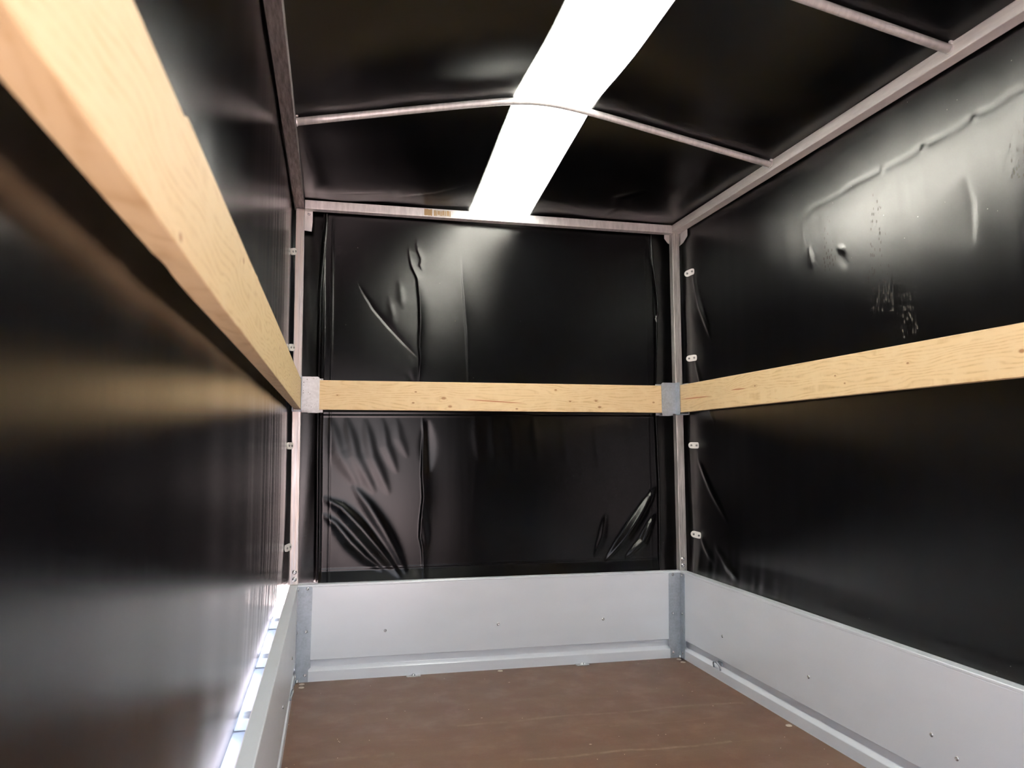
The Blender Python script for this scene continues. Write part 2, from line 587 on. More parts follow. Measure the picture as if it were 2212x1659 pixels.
RIVET = lathe_mesh('rivet', [(0.0, -0.001), (0.0056, -0.001), (0.0056, 0.0006), (0.0050, 0.0016), (0.0036, 0.0025), (0.0021, 0.0028), (0.0018, 0.0014), (0, 0.0012)], M_RIVET)
BOLT = lathe_mesh('bolt', [(0.0, -0.001), (0.0085, -0.001), (0.0085, 0.0006), (0.0065, 0.0012), (0.0062, 0.0042), (0.0042, 0.0054), (0.0024, 0.0054), (0.0022, 0.0030), (0, 0.0030)], M_RIVET)
COACH = lathe_mesh('flush_bolt_head', [(0.0, -0.001), (0.0098, -0.001), (0.0095, 0.0006), (0.0070, 0.0016), (0.0032, 0.0019), (0.0028, 0.0010), (0, 0.0009)], mat_plain('worn_bolt_head', (0.50, 0.44, 0.37), 0.5, 0.2))


def stud(name, mesh, pos, d, parent=None):
    o = bpy.data.objects.new(name, mesh)
    COL.objects.link(o)
    p = wp(*pos)
    aim(o, d)
    if parent is not None:
        o.parent = parent
        p = p - parent.location
    o.location = p
    return o


# ------------------------------------------------------------------ setting: floor, ground
bm = box_bm(-0.03, W + 0.03, YR, 0.03, -0.018, 0.0)
tag(finish(bm, 'floor', M_FLOOR, warp=False), 'brown film-faced plywood floor of the trailer with pale scuffs and crumbs', kind='structure')
bm = bmesh.new()
for sx, sy in ((-1, -1), (1, -1), (1, 1), (-1, 1)):
    bm.verts.new((0.75 + sx * 30, -1.5 + sy * 30, -0.55))
bm.faces.new(bm.verts)
tag(finish(bm, 'ground', M_GROUND, warp=False), 'sunlit paved ground outside the trailer', kind='structure')


# ------------------------------------------------------------------ setting: tarpaulin sheets
def gauss_ridge(A, B, pts, width, height, kind='ridge'):
    """height field of a fold that follows a polyline given in the sheet's own (a,b) coordinates"""
    out = np.zeros_like(A)
    best = np.full(A.shape, 1e9)
    side = np.zeros_like(A)
    tt = np.zeros_like(A)
    L = [0.0]
    for (p, q) in zip(pts, pts[1:]):
        L.append(L[-1] + math.hypot(q[0] - p[0], q[1] - p[1]))
    for i, (p, q) in enumerate(zip(pts, pts[1:])):
        dx, dy = q[0] - p[0], q[1] - p[1]
        l2 = dx * dx + dy * dy
        t = np.clip(((A - p[0]) * dx + (B - p[1]) * dy) / l2, 0, 1)
        ex, ey = A - (p[0] + t * dx), B - (p[1] + t * dy)
        d = np.hypot(ex, ey)
        s = (dx * ey - dy * ex) / math.sqrt(l2)
        m = d < best
        best = np.where(m, d, best)
        side = np.where(m, s, side)
        tt = np.where(m, (L[i] + t * math.sqrt(l2)) / L[-1], tt)
    fade = np.sin(PI * np.clip(tt, 0.0, 1.0)) ** 0.9
    width = width * (0.35 + 0.65 * fade)
    if kind == 'ridge':
        out = np.exp(-(best / width) ** 2 * 0.8) * height * fade
    elif kind == 'step':          # one flank steep, the other long
        s = side / width
        out = np.where(s > 0, np.exp(-np.abs(s) * 0.6), np.exp(-(s * 3.5) ** 2)) * height * fade
    return out


def seam(A, pos, h, w=0.0012):
    return h / (1 + np.exp(-(A - pos) / w))


def sheet(name, mat, P, parent=None, outward=1.0, thick=0.0015, warp=True):
    """P is (nu, nv, 3); gives a smooth sheet with real thickness"""
    nu, nv = P.shape[:2]
    V = P.reshape(-1, 3)
    if warp:
        V = warp_np(V)
    idx = np.arange(nu * nv).reshape(nu, nv)
    F = np.stack([idx[:-1, :-1], idx[1:, :-1], idx[1:, 1:], idx[:-1, 1:]], -1).reshape(-1, 4)
    me = bpy.data.meshes.new(name)
    me.vertices.add(len(V))
    me.vertices.foreach_set('co', V.astype(np.float32).ravel())
    me.loops.add(F.size)
    me.loops.foreach_set('vertex_index', F.astype(np.int32).ravel())
    me.polygons.add(len(F))
    me.polygons.foreach_set('loop_start', np.arange(0, F.size, 4, dtype=np.int32))
    me.polygons.foreach_set('use_smooth', np.ones(len(F), dtype=bool))
    me.update(calc_edges=True)
    me.validate()
    o = link_mesh(name, me, mat, parent)
    so = o.modifiers.new('thickness', 'SOLIDIFY')
    so.thickness = thick
    so.offset = outward
    return o


def wob(S, seed, lam, amp, n=7):
    r = random.Random(seed)
    out = np.zeros_like(S)
    for _ in range(n):
        out += np.sin(S * 2 * PI / (lam * r.uniform(0.55, 1.8)) + r.uniform(0, 6.3)) * r.uniform(0.4, 1.0)
    return out * amp / math.sqrt(n)


# far (front) wall sheet -------------------------------------------------
xs = np.arange(0.070, 1.4305, 0.0034)
zs = np.arange(0.240, 1.781, 0.0034)
A, B = np.meshgrid(xs, zs, indexing='ij')
D = np.zeros_like(A)
D += gauss_ridge(A, B, [(0.392, 1.64), (0.397, 1.60), (0.410, 1.55), (0.432, 1.505), (0.440, 1.43), (0.443, 1.33), (0.4385, 1.24), (0.443, 1.19), (0.437, 1.08)], 0.014, 0.0042, 'step')
D += gauss_ridge(A, B, [(0.424, 1.665), (0.430, 1.62), (0.445, 1.585), (0.441, 1.56), (0.452, 1.535)], 0.008, 0.0022, 'step')
D += gauss_ridge(A, B, [(0.200, 1.49), (0.212, 1.455), (0.262, 1.375), (0.318, 1.31), (0.375, 1.25), (0.437, 1.19)], 0.008, -0.0018, 'step')
D += gauss_ridge(A, B, [(0.608, 1.62), (0.612, 1.50), (0.628, 1.30), (0.636, 1.02)], 0.012, 0.0011, 'step')
D += gauss_ridge(A, B, [(0.4525, 0.962), (0.4575, 0.90), (0.454, 0.74), (0.4585, 0.65), (0.448, 0.56), (0.445, 0.50), (0.455, 0.45), (0.459, 0.33)], 0.013, 0.0050, 'step')
D += gauss_ridge(A, B, [(0.475, 0.95), (0.480, 0.74)], 0.02, -0.003)
D += gauss_ridge(A, B, [(0.455, 0.60), (0.470, 0.45)], 0.012, 0.002)
# fan of drapes hanging from the upper left of the lower field
for (p, q, w_, h_) in (((0.104, 0.955), (0.215, 0.69), 0.026, 0.0034), ((0.165, 0.955), (0.275, 0.665), 0.024, 0.0032),
                       ((0.235, 0.95), (0.330, 0.66), 0.022, 0.0026), ((0.30, 0.955), (0.36, 0.74), 0.018, 0.0016), ((0.355, 0.955), (0.40, 0.80), 0.016, 0.001)):
    mid = ((p[0] * 0.62 + q[0] * 0.38) - 0.008, (p[1] * 0.5 + q[1] * 0.5))
    D += gauss_ridge(A, B, [p, mid, q], w_, h_)
# three sweeping folds towards the lower left corner
D += gauss_ridge(A, B, [(0.080, 0.655), (0.150, 0.615), (0.225, 0.535), (0.300, 0.445), (0.375, 0.35)], 0.022, 0.0085)
D += gauss_ridge(A, B, [(0.080, 0.595), (0.128, 0.555), (0.185, 0.485), (0.240, 0.430), (0.310, 0.375)], 0.018, 0.006)
D += gauss_ridge(A, B, [(0.190, 0.700), (0.250, 0.620), (0.305, 0.530), (0.350, 0.450), (0.395, 0.36)], 0.022, 0.0055)
# folds in the lower right corner
D += gauss_ridge(A, B, [(1.425, 0.68), (1.398, 0.64), (1.345, 0.56), (1.285, 0.48), (1.195, 0.38)], 0.017, 0.0145)
D += gauss_ridge(A, B, [(1.425, 0.575), (1.395, 0.53), (1.360, 0.46), (1.28, 0.39)], 0.013, 0.0105)
D += gauss_ridge(A, B, [(1.205, 0.58), (1.185, 0.48), (1.150, 0.40)], 0.014, 0.004)
for k, xk in enumerate((0.66, 0.73, 0.80, 0.90, 1.02, 1.16, 1.28)):
    D += gauss_ridge(A, B, [(xk, 0.965), (xk + 0.012, 0.86), (xk + 0.02, 0.78 - 0.02 * (k % 3))], 0.018, 0.0008)
D += wob(A, 3, 0.5, 0.0016) * (0.4 + 0.6 * np.cos(B * 2.2)) + wob(B, 9, 0.9, 0.0012)
for (p, q) in (((0.32, 1.43), (0.345, 1.30)), ((0.36, 1.50), (0.375, 1.38)), ((0.40, 1.20), (0.42, 1.10)), ((0.385, 1.13), (0.40, 1.04))):
    D += gauss_ridge(A, B, [p, q], 0.012, 0.0008)
D += 0.0013 * np.exp(-((B - 0.387 - 0.004 * A) / 0.0022) ** 2)         # welded hem lines
D += 0.0010 * np.exp(-((B - 0.961 - 0.005 * A) / 0.0022) ** 2)
D += 0.0008 * np.exp(-((B - 0.975 - 0.005 * A) / 0.0022) ** 2)
D += 0.0012 * np.exp(-((A - 0.106) / 0.0022) ** 2)
D += 0.0010 * np.exp(-((A - 1.399) / 0.0020) ** 2)
edge = np.exp(-((A - 0.070) / 0.006) ** 2) * 0.004
P = np.stack([A - 0.001 * np.sin(B * 9), 0.052 - D - edge - 0.013 * np.clip((0.385 - B) / 0.05, 0, 1), B], -1)
wall_front = sheet('wall_front', M_TARP_F, P, outward=-1.0)
tag(wall_front, 'black glossy tarpaulin wall behind the far wooden plank, with folds in its lower corners', kind='structure')
# turned-over vertical edge strips of the front sheet (lit slivers)


def corner_curl(side):
    zc = np.arange(0.345, 1.76, 0.01)
    ts = np.linspace(0, 1, 13)
    T_, Z_ = np.meshgrid(ts, zc, indexing='ij')
    if side < 0:
        cx = 0.074 - 0.006 * np.clip((1.72 - Z_) / 0.6, 0, 1) + 0.004 * np.clip((0.9 - Z_) / 0.5, 0, 1) - 0.018
        cx = cx + 0.016 * np.clip((Z_ - 1.45) / 0.3, 0, 1)
        X = cx + 0.016 * T_
        Y = 0.056 - 0.013 * np.sin(T_ * PI * 0.75)
    else:
        cx = np.interp(Z_, [0.34, 0.7, 1.0, 1.3, 1.38, 1.40, 1.48, 1.62, 1.75], [1.424, 1.428, 1.420, 1.432, 1.434, 1.441, 1.437, 1.421, 1.416])
        X = cx + 0.014 * T_
        Y = 0.054 - 0.012 * np.sin(T_ * PI) * (1 - 0.7 * np.exp(-((Z_ - 1.39) / 0.008) ** 2))
    return np.stack([X, Y, Z_], -1)


for sd in (-1, 1):
    o = sheet('edge_curl', M_TARP_F, corner_curl(sd), outward=1.0, thick=0.001, parent=wall_front)

# side walls: one sheet each that also wraps round the far corner -----------


def path_points(path, step):
    path = [np.array(p, float) for p in path]
    out = [path[0]]
    for a, b in zip(path, path[1:]):
        n = max(1, int(round(np.linalg.norm(b - a) / step)))
        for k in range(1, n + 1):
            out.append(a + (b - a) * k / n)
    return np.array(out)


def smooth_path(p, it=6, keep=2):
    p = p.copy()
    for _ in range(it):
        q = p.copy()
        q[1:-1] = (p[:-2] + 2 * p[1:-1] + p[2:]) / 4
        p = q
    return p


def side_sheet(name, mat, path, z0, z1, dispf, out, step=0.006, zstep=0.008, flare=None):
    pp = smooth_path(path_points(path, step), 14)
    d = np.gradient(pp, axis=0)
    nrm = np.stack([-d[:, 1], d[:, 0]], -1)
    nrm /= np.linalg.norm(nrm, axis=1)[:, None] + 1e-9
    zz = np.arange(z0, z1 + 1e-6, zstep)
    Y = pp[:, 1][:, None] + 0 * zz[None, :]
    X = pp[:, 0][:, None] + 0 * zz[None, :]
    Z = zz[None, :] + 0 * Y
    S = np.concatenate([[0], np.cumsum(np.linalg.norm(np.diff(pp, axis=0), axis=1))])
    S = (S - S[-1])[:, None] + 0 * zz[None, :]
    dd = dispf(X, Y, Z, S)
    X = X + nrm[:, 0][:, None] * dd
    Y = Y + nrm[:, 1][:, None] * dd
    if flare is not None:
        X = X + flare(Y, Z)
    return sheet(name, mat, np.stack([X, Y, Z], -1), outward=out)


def disp_left(X, Y, Z, S):
    near = np.clip((Y + 1.5) / 1.3, 0.02, 1.0)
    d = wob(S, 21, 0.085, 0.00055, 9) * near
    d += wob(S + 0.03 * Z, 5, 0.40, 0.0006, 6)
    low = np.clip((0.85 - Z) / 0.5, 0, 1)
    d += wob(S, 33, 0.055, 0.00060, 8) * low * near
    d += wob(Z, 8, 1.1, 0.0012)
    corner = np.clip((S + 0.26) / 0.12, 0, 1)
    d += wob(S + 0.02 * np.sin(Z * 5), 17, 0.07, 0.0012, 4) * corner
    return d


def flare_left(Y, Z):
    m = np.clip((0.05 - Y) / 0.1, 0, 1)
    return -0.0075 * np.clip((0.60 - Z) / 0.26, 0, 1) ** 1.5 * m


LP = [(-0.043, YR), (-0.043, -0.20), (-0.044, -0.06), (-0.046, 0.030), (-0.042, 0.060), (-0.020, 0.076), (0.030, 0.072), (0.120, 0.060)]
tag(side_sheet('wall_left', M_TARP_L, LP, 0.335, 1.790, disp_left, -1.0, flare=flare_left),
    'black glossy tarpaulin wall on the left, with fine upright wrinkles', kind='structure')


def disp_right(X, Y, Z, S):
    d = wob(S, 41, 0.7, 0.0022, 6) + wob(Z, 12, 0.9, 0.0018) + wob(S, 43, 0.12, 0.00018, 7)
    # positive is towards the inside for this sheet
    d += gauss_ridge(Y, Z, [(-0.66, 1.555), (-0.78, 1.570), (-1.00, 1.580), (-1.14, 1.586), (-1.37, 1.591), (-1.60, 1.607), (-1.9, 1.615)], 0.0045, -0.0016, 'step')
    for (p, q, w_, h_) in (((-1.335, 1.592), (-1.345, 1.575), 0.008, 0.003), ((-1.49, 1.600), (-1.50, 1.585), 0.008, 0.003),
                           ((-1.19, 1.588), (-1.20, 1.575), 0.007, 0.002)):
        d += gauss_ridge(Y, Z, [p, q], w_, h_)
    d += gauss_ridge(Y, Z, [(-1.00, 1.405), (-1.02, 1.385), (-1.03, 1.35)], 0.014, -0.0016)
    d += gauss_ridge(Y, Z, [(-0.99, 1.425), (-1.035, 1.40)], 0.007, 0.0022)
    d += gauss_ridge(Y, Z, [(-0.86, 1.46), (-0.875, 1.38)], 0.010, 0.0016)
    d += gauss_ridge(Y, Z, [(-1.46, 1.47), (-1.475, 1.40), (-1.472, 1.30)], 0.028, -0.0022, 'step')
    d += gauss_ridge(Y, Z, [(-1.62, 1.62), (-1.66, 1.40), (-1.66, 1.2)], 0.03, -0.003)
    for yk in (-0.83, -0.93, -1.24, -1.28, -1.33, -1.55):
        d += gauss_ridge(Y, Z, [(yk, 1.57), (yk - 0.01, 1.42)], 0.008, 0.0003)
    # slanting pulls from each fastener near the far corner
    for (p, q) in (((-0.085, 1.555), (-0.225, 1.26)), ((-0.085, 1.20), (-0.24, 0.93)), ((-0.09, 0.80), (-0.32, 0.56)), ((-0.10, 0.49), (-0.22, 0.40)), ((-0.21, 0.47), (-0.40, 0.365))):
        d += gauss_ridge(Y, Z, [p, ((p[0] + q[0]) / 2 + 0.012, (p[1] + q[1]) / 2), q], 0.011, 0.006)
    corner = np.clip((S + 0.30) / 0.12, 0, 1) * np.clip((0.03 - Y) / 0.03, 0, 1)
    d += wob(S + 0.03 * np.sin(Z * 6), 19, 0.08, 0.0025, 4) * corner
    d += gauss_ridge(Y, Z, [(-0.3, 0.372), (-3.2, 0.372)], 0.0035, 0.0014)
    low = np.clip((0.5 - Z) / 0.12, 0, 1) * np.clip((Y + 0.9) / 0.5, 0, 1)
    d += wob(S, 55, 0.07, 0.0016, 6) * low
    return d


def flare_right(Y, Z):
    m = np.clip((-0.005 - Y) / 0.05, 0, 1)
    return -0.0115 * np.clip((0.44 - Z) / 0.09, 0, 1) ** 1.3 * m


RP = [(1.545, YR), (1.545, -0.25), (1.545, -0.06), (1.548, 0.030), (1.543, 0.060), (1.520, 0.077), (1.470, 0.072), (1.380, 0.060)]
tag(side_sheet('wall_right', M_TARP_R, RP, 0.215, 1.790, disp_right, 1.0, flare=flare_right),
    'black tarpaulin wall on the right, with water runs and a pressed crease', kind='structure')


# roof ---------------------------------------------------------------------
BOWS = (-0.7405, -1.4807, -2.2209, -2.9611)


def bow_z(x):
    x = np.asarray(x, float)
    l = 1.757 + 0.209 * x
    r = 1.761 + 0.1845 * (1.5 - x)
    k = 0.022
    return -k * np.log(np.exp(-l / k) + np.exp(-r / k))


def roof_z(X, Y):
    prof = bow_z(np.clip(X, 0.0, 1.5)) + 0.0155
    edge = np.clip((np.abs(X - 0.75) - 0.75) / 0.045, 0, 1)
    prof = prof - 0.012 * edge ** 2
    flat = 1.7785 - 0.004 * edge
    t = np.clip(-(Y - 0.03) / 0.77, 0, 1)
    s = np.clip((-Y + 0.03) / 0.10, 0, 1)
    z = flat + (prof - flat) * (t ** 0.92) + 0.004 * s * (1 - t)
    ph = ((-Y - 0.7405) / 0.7402) % 1.0
    sag = np.where(Y < -0.7405, np.sin(ph * PI) ** 2 * 0.010, np.sin(t * PI) * 0.006)
    inner = np.clip((0.75 - np.abs(X - 0.75)) / 0.15, 0, 1)
    z = z - sag * inner
    return z


def roof_part(x0, x1, dz=0.0, extra=True):
    xs_ = np.arange(x0, x1 + 1e-6, (x1 - x0) / max(8, int((x1 - x0) / 0.008)))
    ys_ = np.arange(YR, 0.0941, 0.008)
    X, Y = np.meshgrid(xs_, ys_, indexing='ij')
    Z = roof_z(X, Y) + dz
    if extra:
        Z += gauss_ridge(X, Y, [(0.33, -0.06), (0.48, -0.12), (0.60, -0.20)], 0.007, 0.0020, 'step')
        Z += gauss_ridge(X, Y, [(0.10, -0.08), (0.30, -0.10)], 0.006, 0.0012)
        Z += gauss_ridge(X, Y, [(1.18, -0.02), (1.20, -0.12), (1.17, -0.22), (1.25, -0.34)], 0.016, 0.003)
        Z += wob(X, 61, 0.35, 0.0012) + wob(Y, 63, 0.4, 0.0012)
    return np.stack([X, Y, Z], -1)


ceiling = sheet('ceiling', M_TARP_T, roof_part(-0.052, 0.636), outward=-1.0)
tag(ceiling, 'black tarpaulin roof over the trailer, either side of the white light strip', kind='structure')
sheet('right_roof_sheet', M_TARP_T, roof_part(0.881, 1.555), outward=-1.0, parent=ceiling)
sky = sheet('window_1', M_SKY, roof_part(0.626, 0.891, 0.003, extra=False), outward=-1.0, thick=0.001)
tag(sky, 'long white translucent strip in the black roof letting daylight through', kind='structure')

# rear curtain: behind the camera, half rolled aside so that daylight enters
bm = bmesh.new()
box_bm(0.72, 1.56, YR - 0.004, YR, 0.0, 1.90, bm=bm)
box_bm(-0.06, 0.72, YR - 0.004, YR, 1.15, 1.90, bm=bm)
tag(finish(bm, 'wall_rear', M_TARP_T, warp=False), 'black rear curtain behind the camera, partly drawn aside', kind='structure')

# ------------------------------------------------------------------ boards
PROF = [(0.0, 0.0), (0.0, 0.0325), (0.001, 0.0340), (0.0135, 0.0440), (0.0145, 0.0455), (0.0145, 0.0685), (0.0135, 0.0695), (0.0010, 0.0735), (0.0, 0.0745),
        (0.0, 0.3345), (0.0012, 0.3355), (0.0012, 0.3366), (-0.0006, 0.3376), (-0.0006, 0.3425), (0.0010, 0.3446), (0.0275, 0.3446), (0.029, 0.3432), (0.029, 0.0)]


def board(label, place, t0, t1, loc, n=6):
    th = empty('side_board', loc, label, 'board')
    bm = prism(bmesh.new(), PROF, place, t0, t1)
    if t1 < 0:
        prism(bm, [(0.0005, 0.0), (0.0005, 0.344), (0.0288, 0.344), (0.0288, 0.0)], place, 0.0335, 0.0290)  # unseen end cap, added to stop light leaking in through the ledge recess
    ax = 0 if abs(place(0, 0, 1)[0] - place(0, 0, 0)[0]) > 0.5 else 1
    cut_along(bm, ax, n)
    finish(bm, 'panel', M_BOARD, th)
    return th


b_back = board('light grey aluminium board across the far end of the trailer floor', lambda a, b, t: (t, a, b), 0.0, W, (0.75, 0.0145, 0.0))
b_right = board('grey aluminium board along the right edge of the floor', lambda a, b, t: (W + a, t, b), 0.0335, YR, (W + 0.0145, -1.5, 0.0))
b_left = board('grey aluminium board along the left edge of the floor, top edge seen from above', lambda a, b, t: (-a, t, b), 0.0335, YR, (-0.0145, -1.5, 0.0))
for x_, z_ in ((0.3205, 0.1655), (0.7475, 0.1675), (1.172, 0.166)):
    stud('rivet', RIVET, (x_ - 0.004, 0, z_), (0, -1, 0), b_back)
for y_, z_ in ((-0.3372, 0.1614), (-0.8479, 0.1633), (-1.322, 0.1654), (-1.3954, 0.1389)):
    stud('rivet', RIVET, (W, y_, z_), (-1, 0, 0), b_right)
for y_, z_ in ((-0.30, 0.163), (-0.78, 0.165), (-1.32, 0.165)):
    stud('rivet', RIVET, (0, y_, z_), (1, 0, 0), b_left)


def lashing_ring(side, label):
    x0 = W if side > 0 else 0.0
    s = -1 if side > 0 else 1
    base = wp(x0 + 0.006 * -s, -0.298, 0.046)
    th = empty('lashing_ring', base, label, 'lashing ring', 'folding lashing rings on the side boards')
    bm = bmesh.new()
    pts = []
    for k in range(17):
        a = PI * k / 16
        pts.append((x0 + s * (0.001 + 0.006 * math.sin(a)), -0.298 + 0.024 * math.cos(a) * (1 + 0.12 * math.sin(a)), 0.036 + 0.024 * math.sin(a) ** 0.7))
    tube(bm, pts, 0.0032, 10)
    finish(bm, 'bow', M_ZINC, th, smooth=True)
    xa, xb = sorted((x0 - s * 0.0143, x0 - s * 0.009))
    bm = box_bm(xa, xb, -0.312, -0.284, 0.0465, 0.060, 0.001)
    finish(bm, 'mounting_plate', M_ZINC, th)
    return th


lashing_ring(1, 'small zinc lashing ring on the ledge of the right board')
lashing_ring(-1, 'small zinc lashing ring low on the left board')


# corner plates
def corner_plate(side, label):
    s = 1 if side > 0 else -1
    x0 = W if side > 0 else 0.0
    th = empty('corner_plate', wp(x0, -0.001, 0.0), label, 'corner plate')
    w1 = 0.052
    xa, xb = (x0 - w1, x0) if side > 0 else (x0, x0 + w1)
    bm = bmesh.new()
    # leg on the far board, with a notch where it crosses the ledge
    q = [(0, 0.001), (w1 - 0.006, 0.001), (w1 - 0.006, 0.040), (w1 + 0.002, 0.048), (w1 + 0.002, 0.072), (w1, 0.078), (w1, 0.333), (w1 - 0.004, 0.337), (0, 0.337)]
    prism(bm, q, lambda a, b, t: (x0 - s * a, t, b), -0.0005, -0.0028)
    finish(bm, 'far_leg', M_ZINC, th)
    bm = bmesh.new()
    q = [(0.0015, 0.001), (0.038, 0.001), (0.038, 0.040), (0.046, 0.048), (0.048, 0.055), (0.048, 0.072), (0.040, 0.078), (0.040, 0.333), (0.036, 0.337), (0.0015, 0.337)]
    prism(bm, q, lambda a, b, t: (x0 - s * t, -a, b), 0.0005, 0.0028)
    finish(bm, 'side_leg', M_ZINC, th)
    for z_ in (0.3300, 0.1765, 0.0215):
        stud('rivet', RIVET, (x0 - s * 0.0345, -0.0028, z_), (0, -1, 0), th)
        stud('rivet', RIVET, (x0 - s * 0.0028, -0.020, z_), (-s, 0, 0), th)
    return th


corner_plate(-1, 'galvanised corner plate riveted in the left far corner of the boards')
corner_plate(1, 'bluish galvanised corner plate riveted in the right far corner of the boards')

# ------------------------------------------------------------------ posts with brackets and gussets


def bracket(side, along, mat, th):
    """open-topped U of folded sheet that holds a plank end"""
    s = 1 if side > 0 else -1
    x0 = W if side > 0 else 0.0
    bm = bmesh.new()
    z0, z1 = B0 - 0.010, B1 + 0.012
    if along == 'X':
        L = 0.066
        # outline of the lip with rounded upper corner
        q = [(0.001, z0 + 0.006), (0.024, z0 + 0.006), (0.024, z0), (L - 0.003, z0), (L - 0.001, z0 + 0.003), (L, z1 - 0.008), (L - 0.002, z1 - 0.003), (L - 0.007, z1), (0.001, z1)]
        prism(bm, q, lambda a, b, t: (x0 - s * a, t, b), -0.0012, -0.0032)
        q2 = [(-0.0032, z0), (0.030, z0), (0.030, z0 - 0.0022), (-0.0032, z0 - 0.0022)]
        prism(bm, q2, lambda a, b, t: (x0 - s * t, a, b), 0.024, L - 0.002)
        q3 = [(0.001, z0), (L + 0.012, z0), (L + 0.012, z1 - 0.004), (0.001, z1 - 0.004)]
        prism(bm, q3, lambda a, b, t: (x0 - s * a, t, b), 0.0300, 0.0322)
    else:
        L = 0.041
        q = [(-0.001, z0 + 0.003), (L - 0.004, z0 + 0.003), (L, z0 + 0.006), (L, z1 - 0.006), (L - 0.004, z1), (-0.001, z1)]
        prism(bm, q, lambda a, b, t: (x0 - s * t, -a, b), 0.0012, 0.0032)
        q2 = [(-0.0300, z0 + 0.003), (0.0032, z0 + 0.003), (0.0032, z0 + 0.0006), (-0.0300, z0 + 0.0006)]
        prism(bm, q2, lambda a, b, t: (x0 - s * a, -t, b), 0.002, L + 0.010)
        q3 = [(-0.001, z0), (L + 0.016, z0), (L + 0.016, z1 - 0.004), (-0.001, z1 - 0.004)]
        prism(bm, q3, lambda a, b, t: (x0 - s * t, -a, b), -0.0275, -0.0297)
    return finish(bm, 'plank_bracket', mat, th)


def post(side, label):
    s = 1 if side > 0 else -1
    x0 = W if side > 0 else 0.0
    th = empty('corner_post', wp(x0 + s * 0.016, 0.016, H1), label, 'post')
    xa, xb = sorted((x0, x0 + s * 0.031))
    bm = box_bm(xa, xb, 0.0, 0.033, H1, T0 - 0.0008, 0.0018)
    cut_along(bm, 2, 10)
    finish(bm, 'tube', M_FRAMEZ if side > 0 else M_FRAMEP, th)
    # shallow rib that runs down the middle of the inner face
    bm = bmesh.new()
    if side > 0:
        box_bm(x0 - 0.0008, x0 + 0.002, 0.003, 0.006, H1 + 0.002, T0 - 0.002, 0.0004, 1, bm)
    else:
        box_bm(x0 - 0.012, x0 - 0.009, -0.0008, 0.002, H1 + 0.002, T0 - 0.002, 0.0004, 1, bm)
    cut_along(bm, 2, 10)
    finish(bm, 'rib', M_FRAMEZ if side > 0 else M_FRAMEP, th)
    for z_ in (0.3905, 0.3645):
        stud('bolt', BOLT, (x0 + s * 0.0125, 0.0, z_), (0, -1, 0), th)
    bracket(side, 'X', M_ZINCS if side < 0 else M_ZINC, th)
    bracket(side, 'Y', M_ZINC, th)
    # folded gusset sheets behind the joint with the top tubes
    bm = bmesh.new()
    if side < 0:
        q = [(-0.02, 1.668), (0.026, 1.663), (0.029, 1.70), (0.029, 1.742), (-0.02, 1.742)]
        prism(bm, q, lambda a, b, t: (a, t, b), 0.0345, 0.0367)
        q = [(-0.02, 1.742), (0.022, 1.742), (0.022, 1.792), (-0.02, 1.792)]
        prism(bm, q, lambda a, b, t: (a, t, b), 0.0345, 0.0367)
    else:
        q = [(W + 0.02, 1.70), (W - 0.004, 1.705), (W - 0.020, 1.725), (W - 0.020, 1.742), (W - 0.060, 1.772), (W - 0.040, 1.788), (W + 0.02, 1.790)]
        prism(bm, q, lambda a, b, t: (a, t, b), 0.0345, 0.0367)
        q = [(0.02, 1.690), (-0.020, 1.695), (-0.058, 1.712), (-0.062, 1.716), (-0.062, 1.760), (0.02, 1.790)]
        prism(bm, q, lambda a, b, t: (t, a, b), W + 0.0368, W + 0.0388)
    finish(bm, 'gusset', M_FRAME, th)
    if side < 0:
        stud('rivet', RIVET, (0.015, 0.0345, 1.730), (0, -1, 0), th)
    return th


post(-1, 'upright metal corner post at the left far corner, with a pinkish tint')
post(1, 'weathered grey corner post standing at the right far corner')

# ------------------------------------------------------------------ top tubes
th = empty('top_rail', wp(0.75, 0.017, T0), 'square aluminium tube across the far end under the roof, with torn sticker remains', 'rail')
bm = box_bm(0.0008, W - 0.0008, 0.0, TB, T0, T1, 0.0018)
cut_along(bm, 0, 6)
finish(bm, 'tube', M_FRAME, th)
# torn sticker remains on its face
rnd = random.Random(4)


def patch(x0, x1, z0, z1, mat, th, nm='sticker_residue', d=0.0004):
    bm = bmesh.new()
    n = 10
    top = [(x0 + (x1 - x0) * k / n, z1 - rnd.random() * 0.0025) for k in range(n + 1)]
    bot = [(x0 + (x1 - x0) * k / n + rnd.uniform(-1, 1) * 0.0006, z0 + rnd.random() * 0.003) for k in range(n, -1, -1)]
    prism(bm, top + bot, lambda a, b, t: (a, t, b), 0.0002, -d)
    return finish(bm, nm, mat, th)


patch(0.4515, 0.4820, T0 + 0.003, T1 - 0.003, M_GLUE, th)
patch(0.4880, 0.5560, T0 + 0.003, T1 - 0.004, M_PAPER, th, d=0.0003)
for xa, wd in ((0.490, 0.006), (0.4985, 0.003), (0.504, 0.008), (0.5155, 0.004), (0.5225, 0.007), (0.5325, 0.004), (0.540, 0.009), (0.552, 0.003)):
    patch(xa, xa + wd, T0 + 0.004 + rnd.random() * 0.004, T1 - 0.005 - rnd.random() * 0.004, M_GLUE, th, d=0.0006)

